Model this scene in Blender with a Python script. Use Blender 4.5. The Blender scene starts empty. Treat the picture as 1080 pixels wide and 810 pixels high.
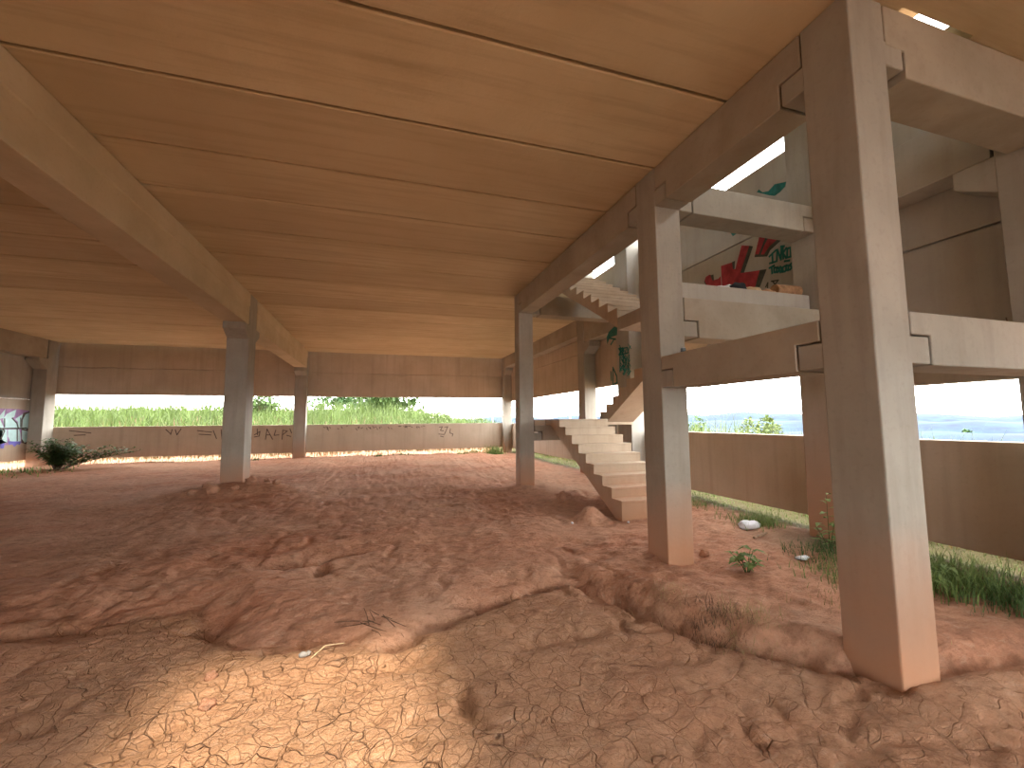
import bpy, math, random
import numpy as np
from mathutils import Vector, noise as mnoise
random.seed(7); rng = np.random.default_rng(11)
C = bpy.context.scene.collection
GZ = 1.72                                   # eye height above the soil near the camera

# ---------------------------------------------------------------- camera
F = 451.6
PITCH, YAW, ROLL = (math.radians(a) for a in (4.92, 17.2, -0.47))
fw = Vector((math.sin(YAW)*math.cos(PITCH), math.cos(YAW)*math.cos(PITCH), math.sin(PITCH)))
rt = Vector((math.cos(YAW), -math.sin(YAW), 0)); up = rt.cross(fw)
rt2 = rt*math.cos(ROLL) + up*math.sin(ROLL); up2 = -rt*math.sin(ROLL) + up*math.cos(ROLL)
cd = bpy.data.cameras.new('camera'); cam = bpy.data.objects.new('camera', cd); C.objects.link(cam)
from mathutils import Matrix
M = Matrix((( rt2.x, up2.x, -fw.x, 0), (rt2.y, up2.y, -fw.y, 0), (rt2.z, up2.z, -fw.z, GZ), (0, 0, 0, 1)))
cam.matrix_world = M
cd.sensor_width = 36; cd.sensor_fit = 'HORIZONTAL'; cd.lens = 36*F/1080; cd.clip_start = .05; cd.clip_end = 6000
bpy.context.scene.camera = cam
def at(x, y, ax, v):
    "photo pixel -> point where its sight line meets the plane (axis ax) = v; eye based"
    r = fw + rt2*((x-540)/F) - up2*((y-405)/F)
    return r*(v/r[ax])

# ---------------------------------------------------------------- materials
def node(nt, t, **kw):
    n = nt.nodes.new(t)
    for k, v in kw.items():
        if k.startswith('i_'):
            n.inputs[int(k[2:]) if k[2:].isdigit() else k[2:]].default_value = v
        else: setattr(n, k, v)
    return n
def new_mat(name, rough=.85):
    m = bpy.data.materials.new(name); m.use_nodes = True; nt = m.node_tree
    b = nt.nodes['Principled BSDF']; b.inputs['Roughness'].default_value = rough
    b.inputs['Specular IOR Level'].default_value = .25
    return m, nt, b
def c4(c): return (c[0], c[1], c[2], 1)
def mix(nt, fac, a, b, mode='MIX'):
    n = nt.nodes.new('ShaderNodeMix'); n.data_type = 'RGBA'; n.blend_type = mode
    for i, v in ((0, fac), (6, a), (7, b)):
        if hasattr(v, 'links'): nt.links.new(v, n.inputs[i])
        elif isinstance(v, (int, float)): n.inputs[i].default_value = v
        else: n.inputs[i].default_value = c4(v)
    return n.outputs[2]
def mth(nt, op, a, b=0.0):
    n = nt.nodes.new('ShaderNodeMath'); n.operation = op
    for i, v in ((0, a), (1, b)):
        if hasattr(v, 'links'): nt.links.new(v, n.inputs[i])
        else: n.inputs[i].default_value = v
    return n.outputs[0]
def ramp(nt, src, a, b):
    n = nt.nodes.new('ShaderNodeMapRange'); n.inputs[1].default_value = a; n.inputs[2].default_value = b
    nt.links.new(src, n.inputs[0]); return n.outputs[0]
def mapped(nt, scale):
    g = nt.nodes.new('ShaderNodeNewGeometry'); m = nt.nodes.new('ShaderNodeMapping')
    m.inputs['Scale'].default_value = scale; nt.links.new(g.outputs['Position'], m.inputs['Vector']); return m.outputs[0]
def noi(nt, vec, sc, det=4, rough=.55):
    n = nt.nodes.new('ShaderNodeTexNoise'); n.inputs['Scale'].default_value = sc
    n.inputs['Detail'].default_value = det; n.inputs['Roughness'].default_value = rough
    nt.links.new(vec, n.inputs['Vector']); return n.outputs['Fac']
def bump(nt, b, h, st, d=.02):
    n = nt.nodes.new('ShaderNodeBump'); n.inputs['Strength'].default_value = st; n.inputs['Distance'].default_value = d
    nt.links.new(h, n.inputs['Height']); nt.links.new(n.outputs[0], b.inputs['Normal'])

def concrete(name, base, dark, light, streak=(3, 3, .35), dirt=0.0, rough=.8, dh=.55):
    m, nt, b = new_mat(name, rough)
    p = mapped(nt, (1, 1, 1)); st = mapped(nt, streak)
    n1 = noi(nt, p, 1.1, 5); n2 = noi(nt, st, 2.2, 4); n3 = noi(nt, p, 22, 3)
    col = mix(nt, ramp(nt, n1, .38, .68), base, light)
    col = mix(nt, mth(nt, 'MULTIPLY', ramp(nt, n2, .5, .8), .42), col, dark)
    col = mix(nt, mth(nt, 'MULTIPLY', ramp(nt, n3, .55, .8), .25), col, dark)
    if dirt:
        g = nt.nodes.new('ShaderNodeNewGeometry'); s = nt.nodes.new('ShaderNodeSeparateXYZ'); nt.links.new(g.outputs['Position'], s.inputs[0])
        hz = mth(nt, 'ADD', s.outputs['Z'], mth(nt, 'MULTIPLY', n1, -.9))
        f = nt.nodes.new('ShaderNodeMapRange'); f.inputs[1].default_value = -.35; f.inputs[2].default_value = dh
        f.inputs[3].default_value = dirt; f.inputs[4].default_value = 0; nt.links.new(hz, f.inputs[0])
        col = mix(nt, f.outputs[0], col, (.43, .21, .11))
    nt.links.new(col, b.inputs['Base Color'])
    h = mth(nt, 'ADD', mth(nt, 'MULTIPLY', n3, .5), n2)
    bump(nt, b, h, .25, .012)
    return m
M_col = concrete('column_concrete', (.295, .278, .235), (.19, .17, .14), (.37, .35, .30), dirt=.85)
M_redcol = concrete('red_stained_concrete', (.30, .275, .23), (.19, .165, .13), (.37, .34, .29), dirt=.9, dh=1.5)
M_beam = concrete('beam_concrete', (.31, .275, .215), (.20, .165, .12), (.39, .35, .28), streak=(1.2, 1.2, 1.2))
M_panel = concrete('wall_panel_concrete', (.44, .37, .28), (.29, .235, .175), (.51, .44, .35), streak=(3, 3, .15), dirt=.35)
M_pale = concrete('pale_wall_concrete', (.36, .34, .295), (.26, .24, .205), (.42, .40, .355), streak=(3, 3, .25))
M_girder = concrete('girder_concrete', (.47, .405, .28), (.32, .26, .17), (.55, .48, .35), streak=(1.2, .5, 1.2))
M_stair = concrete('stair_concrete', (.43, .34, .245), (.30, .225, .16), (.50, .41, .31), dirt=.8, dh=.45)

def ceiling_mat():
    m, nt, b = new_mat('plank_concrete', .8)
    p = mapped(nt, (1, 1, 1)); st = mapped(nt, (.22, 3.2, 1))
    n1 = noi(nt, p, .9, 6, .6); n2 = noi(nt, st, 2.4, 5, .6); n3 = noi(nt, p, 18, 3)
    g = nt.nodes.new('ShaderNodeNewGeometry'); s = nt.nodes.new('ShaderNodeSeparateXYZ'); nt.links.new(g.outputs['Position'], s.inputs[0])
    idx = mth(nt, 'FLOOR', mth(nt, 'DIVIDE', mth(nt, 'ADD', s.outputs['Y'], 11.15), 1.2))
    wn = nt.nodes.new('ShaderNodeTexWhiteNoise'); wn.noise_dimensions = '1D'; nt.links.new(idx, wn.inputs['W'])
    col = mix(nt, ramp(nt, n1, .35, .7), (.53, .44, .28), (.63, .545, .37))
    col = mix(nt, mth(nt, 'MULTIPLY', ramp(nt, n2, .48, .75), .6), col, (.34, .27, .165))
    col = mix(nt, mth(nt, 'MULTIPLY', wn.outputs['Value'], .6), col, (.40, .315, .195))
    nt.links.new(col, b.inputs['Base Color'])
    bump(nt, b, mth(nt, 'ADD', n2, mth(nt, 'MULTIPLY', n3, .8)), .4, .012)
    return m
M_ceil = ceiling_mat()

def soil():
    m, nt, b = new_mat('red_soil', 1)
    b.inputs['Specular IOR Level'].default_value = .1
    p = mapped(nt, (1, 1, 1)); st = mapped(nt, (.45, 1.5, 1))
    n1 = noi(nt, st, .8, 8, .65); n2 = noi(nt, p, 4.5, 8, .7); n3 = noi(nt, p, 40, 6, .75); n4 = noi(nt, p, .33, 3); n5 = noi(nt, mapped(nt, (.6, 1.3, 1)), 11, 7, .7)
    # warped crack cells
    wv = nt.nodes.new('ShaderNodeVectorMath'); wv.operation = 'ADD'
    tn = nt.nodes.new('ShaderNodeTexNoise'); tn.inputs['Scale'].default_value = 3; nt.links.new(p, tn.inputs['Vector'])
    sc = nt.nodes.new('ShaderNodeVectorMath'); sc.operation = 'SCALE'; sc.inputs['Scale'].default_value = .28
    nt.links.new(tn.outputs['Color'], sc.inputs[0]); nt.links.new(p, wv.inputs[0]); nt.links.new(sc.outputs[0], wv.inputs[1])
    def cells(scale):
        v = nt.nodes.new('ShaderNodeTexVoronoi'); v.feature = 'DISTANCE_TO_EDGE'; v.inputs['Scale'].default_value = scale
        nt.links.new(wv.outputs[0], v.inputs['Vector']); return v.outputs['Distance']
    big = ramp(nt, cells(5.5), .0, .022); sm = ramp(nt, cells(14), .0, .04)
    att = nt.nodes.new('ShaderNodeAttribute'); att.attribute_name = 'plate'
    pl = att.outputs['Fac']
    att2 = nt.nodes.new('ShaderNodeAttribute'); att2.attribute_name = 'grassy'
    col = mix(nt, ramp(nt, n1, .34, .68), (.45, .203, .12), (.57, .315, .20))
    col = mix(nt, mth(nt, 'MULTIPLY', ramp(nt, n2, .48, .66), .7), col, (.27, .135, .085))
    col = mix(nt, mth(nt, 'MULTIPLY', ramp(nt, n4, .42, .66), .5), col, (.52, .36, .25))
    col = mix(nt, mth(nt, 'MULTIPLY', pl, .6), col, (.54, .325, .18))
    col = mix(nt, mth(nt, 'MULTIPLY', ramp(nt, n3, .5, .72), .45), col, (.22, .115, .07))
    col = mix(nt, mth(nt, 'MULTIPLY', ramp(nt, n5, .52, .66), .6), col, (.25, .125, .075))
    col = mix(nt, mth(nt, 'MULTIPLY', ramp(nt, n5, .46, .34), .45), col, (.60, .40, .28))
    col = mix(nt, att2.outputs['Fac'], col, (.05, .042, .018))
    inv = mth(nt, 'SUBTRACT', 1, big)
    col = mix(nt, mth(nt, 'MULTIPLY', mth(nt, 'MULTIPLY', inv, mth(nt, 'MULTIPLY', ramp(nt, pl, .2, .8), ramp(nt, n2, .42, .6))), .55), col, (.15, .07, .04))  # darkens crack lines in the colour: damp soil plus painted shade of their depth
    nt.links.new(col, b.inputs['Base Color'])
    crack = mth(nt, 'MULTIPLY', mth(nt, 'ADD', big, mth(nt, 'MULTIPLY', sm, .35)), pl)
    h = mth(nt, 'ADD', mth(nt, 'ADD', mth(nt, 'MULTIPLY', n3, .35), mth(nt, 'ADD', mth(nt, 'MULTIPLY', n2, 1.0), mth(nt, 'MULTIPLY', n5, .8))), mth(nt, 'MULTIPLY', crack, .8))
    bump(nt, b, h, .9, .06)
    return m
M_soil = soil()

def plain(name, col, var=.25, rough=.8, sc=8, trans=0.0):
    m, nt, b = new_mat(name, rough)
    n = noi(nt, mapped(nt, (1, 1, 1)), sc, 3)
    d = tuple(x*(1-var) for x in col); l = tuple(min(1, x*(1+var)) for x in col)
    c = mix(nt, ramp(nt, n, .3, .7), d, l); nt.links.new(c, b.inputs['Base Color'])
    if trans:
        t = nt.nodes.new('ShaderNodeBsdfTranslucent'); nt.links.new(c, t.inputs['Color'])
        ms = nt.nodes.new('ShaderNodeMixShader'); ms.inputs[0].default_value = trans
        nt.links.new(b.outputs[0], ms.inputs[1]); nt.links.new(t.outputs[0], ms.inputs[2])
        nt.links.new(ms.outputs[0], nt.nodes['Material Output'].inputs['Surface'])
    return m
M_leaf = plain('green_leaf', (.055, .10, .025), .4, .55, 12, .3)
M_weed = plain('weed_leaf', (.17, .25, .075), .4, .6, 12, .3)
M_darkweed = plain('dark_weed_leaf', (.07, .125, .04), .4, .6, 12, .25)
M_drystem = plain('dry_stem', (.36, .27, .13), .3, .8, 12, .2)
M_stone = plain('grey_stone', (.30, .29, .27), .2, .8, 30)
M_darkleaf = plain('dark_green_leaf', (.035, .085, .025), .4, .5, 12, .2)
M_paleleaf = plain('pale_green_leaf', (.08, .115, .035), .4, .6, 12, .3)
M_grass = plain('field_grass_blade', (.072, .108, .03), .5, .7, .8, .35)
M_dry = plain('dry_grass_blade', (.15, .115, .05), .4, .8, 2, .25)
M_wood = plain('weathered_wood', (.24, .15, .09), .35, .8, 20)
M_twig = plain('dry_twig', (.13, .075, .045), .3, .9, 30)
M_straw = plain('pale_straw', (.55, .42, .25), .2, .8, 30)
M_white = plain('white_plastic', (.66, .68, .72), .12, .45, 9)
M_blk = plain('black_cloth', (.02, .02, .025), .3, .9, 20)
M_mat = plain('brown_roll_cloth', (.34, .20, .11), .3, .85, 14)
M_tan = plain('tan_cloth', (.48, .35, .21), .2, .85, 14)
M_can = plain('grey_blue_metal', (.13, .17, .19), .2, .5, 20)
M_red = plain('red_spray_paint', (.32, .035, .045), .3, .6, 6)
M_shade = plain('dark_spray_paint', (.055, .06, .05), .3, .6, 9)
M_teal = plain('teal_spray_paint', (.015, .15, .13), .35, .6, 9)
M_black = plain('black_spray_paint', (.10, .075, .065), .3, .6, 9)
M_cyan = plain('pale_cyan_spray_paint', (.50, .72, .72), .12, .6, 4)
M_blue = plain('blue_spray_paint', (.16, .16, .55), .25, .6, 4)
M_purple = plain('purple_spray_paint', (.36, .22, .42), .3, .6, 4)
M_hill = plain('haze_tinted_hill_woods', (.010, .026, .058), .5, 1, .02)  # blue of the air haze is mixed into the base colour
M_hill2 = plain('haze_tinted_valley_fields', (.022, .042, .055), .5, 1, .03)  # fields tinted with the same distance haze
M_bldw = plain('white_render', (.75, .75, .74), .06, .8, 3)
M_roof = plain('grey_roof', (.35, .33, .33), .1, .8, 3)
M_steel = plain('galvanised_steel', (.4, .4, .4), .1, .5, 3)
M_bark = plain('bark', (.12, .085, .06), .3, .9, 20)

# ---------------------------------------------------------------- mesh builder
class MB:
    def __init__(s): s.v = []; s.f = []
    def poly(s, pts):
        b = len(s.v); s.v += [tuple(p) for p in pts]; s.f.append(tuple(range(b, b+len(pts))))
    def box(s, x0, x1, y0, y1, z0, z1):
        b = len(s.v)
        s.v += [(x, y, z) for z in (z0, z1) for y in (y0, y1) for x in (x0, x1)]
        for q in ((0, 2, 3, 1), (4, 5, 7, 6), (0, 1, 5, 4), (2, 6, 7, 3), (0, 4, 6, 2), (1, 3, 7, 5)): s.f.append(tuple(b+i for i in q))
    def prism(s, prof, axis, a, c):
        "profile (list of 2-D points in the two other axes, in order) extruded along axis from a to c"
        b = len(s.v); n = len(prof)
        def P(q, t):
            return (t, q[0], q[1]) if axis == 0 else (q[0], t, q[1]) if axis == 1 else (q[0], q[1], t)
        s.v += [P(q, a) for q in prof] + [P(q, c) for q in prof]
        s.f.append(tuple(b+i for i in range(n))); s.f.append(tuple(b+n+i for i in reversed(range(n))))
        for i in range(n):
            j = (i+1) % n; s.f.append((b+i, b+n+i, b+n+j, b+j))
    def tube(s, pts, rads, seg=7):
        b = len(s.v); n = len(pts); pts = [Vector(p) for p in pts]
        for i, p in enumerate(pts):
            d = (pts[min(i+1, n-1)] - pts[max(i-1, 0)]).normalized()
            u = d.cross(Vector((0, 0, 1)) if abs(d.z) < .9 else Vector((1, 0, 0))).normalized(); w = d.cross(u)
            for k in range(seg):
                a = 2*math.pi*k/seg; s.v.append(tuple(p + (u*math.cos(a) + w*math.sin(a))*rads[i]))
        for i in range(n-1):
            for k in range(seg):
                k2 = (k+1) % seg; s.f.append((b+i*seg+k, b+i*seg+k2, b+(i+1)*seg+k2, b+(i+1)*seg+k))
        s.f.append(tuple(b+k for k in reversed(range(seg)))); s.f.append(tuple(b+(n-1)*seg+k for k in range(seg)))
    def blade(s, p, yaw, h, w, lean, seg=3):
        "a bent tapering grass blade"
        dx, dy = math.cos(yaw), math.sin(yaw); b = len(s.v)
        for i in range(seg):
            t = i/seg; o = lean*t*t*h; z = h*t*(1-.25*lean*t); ww = w*(1-t*.8)*.5
            cx, cy, cz = p[0]+dx*o, p[1]+dy*o, p[2]+z
            s.v += [(cx-dy*ww, cy+dx*ww, cz), (cx+dy*ww, cy-dx*ww, cz)]
        s.v.append((p[0]+dx*lean*h, p[1]+dy*lean*h, p[2]+h*(1-.25*lean)))
        for i in range(seg-1): s.f.append((b+2*i, b+2*i+1, b+2*i+3, b+2*i+2))
        s.f.append((b+2*seg-2, b+2*seg-1, b+2*seg))
    def leaf(s, p, d, L, W, droop=.4):
        "a pointed leaf of six vertices with a midrib fold"
        d = Vector(d).normalized(); sd = d.cross(Vector((0, 0, 1)))
        sd = sd.normalized() if sd.length > .05 else Vector((1, 0, 0)); upv = sd.cross(d)
        p = Vector(p); b = len(s.v)
        m1 = p + d*L*.4 + upv*L*.05; m2 = p + d*L*.75 - Vector((0, 0, 1))*L*droop*.3; e = p + d*L - Vector((0, 0, 1))*L*droop*.7
        s.v += [tuple(x) for x in (p, m1+sd*W*.5+upv*W*.15, m1, m1-sd*W*.5+upv*W*.15, m2+sd*W*.35, m2, m2-sd*W*.35, e)]
        for q in ((0, 2, 1), (0, 3, 2), (1, 2, 5, 4), (2, 3, 6, 5), (4, 5, 7), (5, 6, 7)): s.f.append(tuple(b+i for i in q))
    def blob(s, c, r, amp=.2, n=14, seed=0, fz=.0):
        b = len(s.v); c = Vector(c); rows = n//2
        for i in range(rows+1):
            th = math.pi*i/rows
            for k in range(n):
                ph = 2*math.pi*k/n
                d = Vector((math.sin(th)*math.cos(ph), math.sin(th)*math.sin(ph), math.cos(th)))
                q = 1 + amp*mnoise.noise(d*1.7 + Vector((seed*3.1, 0, 0))) + amp*.5*mnoise.noise(d*4 + Vector((seed, 5, 0)))
                s.v.append((c.x+d.x*r[0]*q, c.y+d.y*r[1]*q, c.z+d.z*r[2]*q))
        for i in range(rows):
            for k in range(n):
                k2 = (k+1) % n; s.f.append((b+i*n+k, b+(i+1)*n+k, b+(i+1)*n+k2, b+i*n+k2))
    def build(s, name, mat, parent=None, org=None, bev=0.0, smooth=False, recalc=True):
        if parent is not None: org = parent['_o']
        if org is None:
            a = np.array(s.v); org = ((a[:, 0].min()+a[:, 0].max())/2, (a[:, 1].min()+a[:, 1].max())/2, a[:, 2].min())
        me = bpy.data.meshes.new(name)
        me.from_pydata([(x-org[0], y-org[1], z-org[2]) for x, y, z in s.v], [], s.f)
        if recalc and not smooth and len(s.v) < 4000:
            import bmesh
            bm = bmesh.new(); bm.from_mesh(me); bmesh.ops.recalc_face_normals(bm, faces=bm.faces); bm.to_mesh(me); bm.free()
        if smooth: me.polygons.foreach_set('use_smooth', [True]*len(me.polygons))
        me.materials.append(mat); me.update()
        o = bpy.data.objects.new(name, me); C.objects.link(o)
        if parent is None: o.location = (org[0], org[1], org[2]+GZ); 
        else: o.parent = parent
        if bev:
            mo = o.modifiers.new('edge', 'BEVEL'); mo.width = bev; mo.segments = 2; mo.limit_method = 'ANGLE'; mo.angle_limit = math.radians(40)
        return o
def tag(o, label, cat, group=None, kind='thing'):
    o['label'] = label; o['category'] = cat
    if group: o['group'] = group
    if kind: o['kind'] = kind
    return o
def empty(name, org, label=None, cat=None, group=None, kind='thing'):
    o = bpy.data.objects.new(name, None); C.objects.link(o); o.location = (org[0], org[1], org[2]+GZ); o['_o'] = list(org)
    o.empty_display_size = .1
    if label: tag(o, label, cat, group, kind)
    elif kind: o['kind'] = kind
    return o

# ---------------------------------------------------------------- soil height (eye based)
def vnoise(x, y, seed=0):
    xi = np.floor(x).astype(np.int64); yi = np.floor(y).astype(np.int64); fx = x-xi; fy = y-yi
    fx = fx*fx*(3-2*fx); fy = fy*fy*(3-2*fy)
    def h(a, b):
        n = (a*374761393 + b*668265263 + seed*982451653) & 0xffffffff
        n = ((n ^ (n >> 13))*1274126177) & 0xffffffff
        return ((n ^ (n >> 16)) & 0xffff)/65535.0
    return (h(xi, yi)*(1-fx)+h(xi+1, yi)*fx)*(1-fy) + (h(xi, yi+1)*(1-fx)+h(xi+1, yi+1)*fx)*fy
def fbm(x, y, sc, octv=4, seed=0, g=.5):
    t = 0; a = 1; n = 0
    for k in range(octv):
        t = t + a*(vnoise(x*sc, y*sc, seed+k)-.5); n += a; a *= g; sc *= 2.03
    return t/n
def sst(a, b, x):
    t = np.clip((x-a)/(b-a), 0, 1); return t*t*(3-2*t)
SCARP = [(-9, 6.2), (-5, 5.7), (-3.4, 5.42), (-2.3, 5.13), (-1.63, 5.12), (-1.05, 4.2), (-.2, 3.95), (.25, 3.85), (.72, 4.15), (1.4, 4.42), (2.05, 4.55),
         (2.3, 3.9), (2.5, 3.25), (2.85, 2.7), (3.12, 2.42), (3.5, 2.2), (5, 2.0), (8, 1.8)]
def scarp_dist(x, y):
    best = np.full(x.shape, 1e9); sgn = np.ones(x.shape)
    for (ax, ay), (bx, by) in zip(SCARP[:-1], SCARP[1:]):
        dx, dy = bx-ax, by-ay; L = dx*dx+dy*dy
        t = np.clip(((x-ax)*dx+(y-ay)*dy)/L, 0, 1)
        d = np.hypot(x-ax-t*dx, y-ay-t*dy); side = dx*(y-ay)-dy*(x-ax)
        m = d < best; best = np.where(m, d, best); sgn = np.where(m, np.sign(side), sgn)
    return best*sgn
def ground(x, y):
    x = np.asarray(x, float); y = np.asarray(y, float)
    wx = x + .22*fbm(x, y, 3.0, 3, 5); wy = y + .22*fbm(x, y, 3.0, 3, 9)
    d = scarp_dist(wx, wy)
    hi = -1.70 + .008*np.clip(y-2, 0, 20) + .05*sst(2.2, 3.2, x)*sst(5.5, 3.5, y)*sst(3.6, 3.2, x)
    lo = np.full(x.shape, -1.785)
    fade = sst(-6.5, -1.5, x)
    lo = hi + (lo-hi)*(.25+.75*fade)*sst(9, 3.5, x)
    d = d + .07*fbm(x, y, 9.0, 3, 31) + .12*fbm(x, y, 2.2, 2, 33)
    right = sst(2.1, 2.7, x)*sst(4.4, 3.8, y)
    up_ = (sst(-.04, .42, d)*(1-right) + sst(-.03, .16, d)*right)*(.7+.55*vnoise(x*1.3, y*1.3, 41))
    z = lo + (hi-lo)*up_
    z -= (.05+.07*sst(.2, .6, x))*np.exp(-(np.abs(d+.03)/.05)**2)*fade*sst(5, 3, x)*sst(.3, .55, vnoise(x*1.9+3, y*1.9, 47)+.3*sst(.3, .6, x))                     # eroded foot of the little scarp
    z += .05*np.exp(-((d-.25)/.25)**2)*sst(2.0, 2.6, x)*sst(4.2, 3, x)       # lip of the bank beside the near column
    inside = sst(-14, -12.5, x)*sst(9, 7, x)*sst(24, 22, y)
    z += inside*(.09*fbm(x, y, .55, 3, 21) + .045*fbm(x, y, 1.7, 4, 3)*(.4+.6*sst(-.2, .4, d)) + .04*fbm(x, y, 6.0, 3, 13) - .045*np.maximum(0, .12-np.abs(fbm(x, y, 2.6, 3, 51)))/.12*vnoise(x*.8, y*.8, 52) + .03*np.abs(fbm(x, y, 11, 2, 17)))
    for cx, cy, rx, ry, h in ((3.48, 6.75, .24, .2, .27), (3.62, 6.55, .5, .5, -.05), (-3.35, 11.75, 1.0, .6, .2), (-2.6, 11.5, .8, .4, .09), (-4.1, 11.1, .5, .35, -.05), (3.47, 9.85, .5, .45, .07),
                              (3.4, 4.4, .55, .4, -.06), (3.5, 1.9, .6, .45, .035), (-.95, 5.95, .32, .15, -.22), (-.62, 5.9, .16, .12, .02), (-.48, 6.15, .3, .10, -.2), (.14, 3.78, .1, .05, -.12), (.5, 3.95, .12, .05, -.1), (-1.35, 4.75, .12, .3, -.06), (-.62, 5.5, .09, .25, -.08),
                              (1.2, 9.5, .35, .1, -.06), (2.6, 5.6, .6, .25, -.05), (.55, 2.9, .05, .2, -.04), (1.6, 3.4, .35, .09, -.05), (1.0, 6.2, .45, .08, -.06), (4.9, 2.0, .7, .5, .03),
                              (-3.0, 4.95, .7, .16, -.07), (-2.0, 4.8, .5, .1, -.05), (0.1, 3.5, .3, .1, -.05)):
        z = z + h*np.exp(-((x-cx)/rx)**2-((y-cy)/ry)**2)
    jx = x + .05*fbm(x, y, 6, 2, 71); jy = y + .05*fbm(x, y, 6, 2, 72)
    for cx, cy, rx, ry, h in ((-.95, 5.93, .30, .12, .4), (-.47, 6.13, .24, .08, .35), (.17, 3.82, .17, .07, .3), (-.6, 4.02, .45, .05, .14), (-1.5, 4.62, .2, .1, .14), (.56, 2.92, .035, .12, .16),
                              (1.0, 4.27, .35, .05, .22), (1.8, 4.5, .26, .05, .24), (2.33, 3.85, .05, .25, .2), (-2.7, 5.05, .5, .05, .14), (-.62, 5.55, .07, .2, .16), (1.25, 8.6, .3, .08, .2)):
        z = z - h*np.exp(-(((jx-cx)/rx)**2+((jy-cy)/ry)**2)**2)
    # land outside: rising field behind the back wall, valley falling away on the right
    z += sst(23, 42, y)*2.15*sst(14, 1, x) + 1.2*sst(42, 70, y)*sst(26, 4, x)
    z -= sst(10, 60, x)*10*sst(60, 5, np.maximum(y-18, 0)*.6) + sst(60, 150, x)*25
    return z
def gz(x, y): return float(ground(np.array([x]), np.array([y]))[0])

def axis(lo, hi, a, b, fine, grow, cap):
    mid = list(np.arange(a, b, fine)); L = []; R = []; s = fine; p = a
    while p > lo: s = min(s*grow, cap); p -= s; L.append(p)
    s = fine; p = mid[-1]
    while p < hi: s = min(s*grow, cap); p += s; R.append(p)
    return np.array(L[::-1] + mid + R)
def make_floor():
    xs = axis(-70, 160, -3.2, 5.2, .032, 1.045, 6); ys = axis(-40, 120, .7, 6.6, .032, 1.03, 5)
    X, Y = np.meshgrid(xs, ys); Z = ground(X, Y); ny, nx = X.shape
    v = np.stack([X, Y, Z+GZ], -1).reshape(-1, 3)
    i = np.arange(ny*nx).reshape(ny, nx)
    f = np.stack([i[:-1, :-1], i[:-1, 1:], i[1:, 1:], i[1:, :-1]], -1).reshape(-1, 4)
    me = bpy.data.meshes.new('floor'); me.from_pydata(v.tolist(), [], f.tolist())
    d = scarp_dist(X, Y)
    plate = sst(.05, -.2, d)*sst(-4, -1.2, X)*(.55+.45*sst(2.2, .2, X)); plate = np.maximum(plate, .35*sst(5.2, 3, Y)*sst(.3, 1.6, X)*sst(3.2, 2.2, X))
    grassy = np.maximum(np.maximum(sst(6.0, 6.45, X)*sst(10, 8.8, X), .9*sst(23, 25, Y)), sst(-12.6, -13.4, X)*.5)
    grassy = np.maximum(grassy, sst(28, 42, X))
    grassy = np.maximum(grassy, .8*np.exp(-((X-5.9)/.7)**2)*sst(5.6, 4.4, Y))
    for n, a in (('plate', plate), ('grassy', grassy)):
        at_ = me.attributes.new(n, 'FLOAT', 'POINT'); at_.data.foreach_set('value', a.astype(np.float32).ravel())
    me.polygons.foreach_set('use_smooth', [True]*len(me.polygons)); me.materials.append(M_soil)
    o = bpy.data.objects.new('floor', me); C.objects.link(o)
    tag(o, 'bare eroded red soil floor with cracked mud and small gullies', 'ground', kind='structure')
make_floor()

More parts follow.
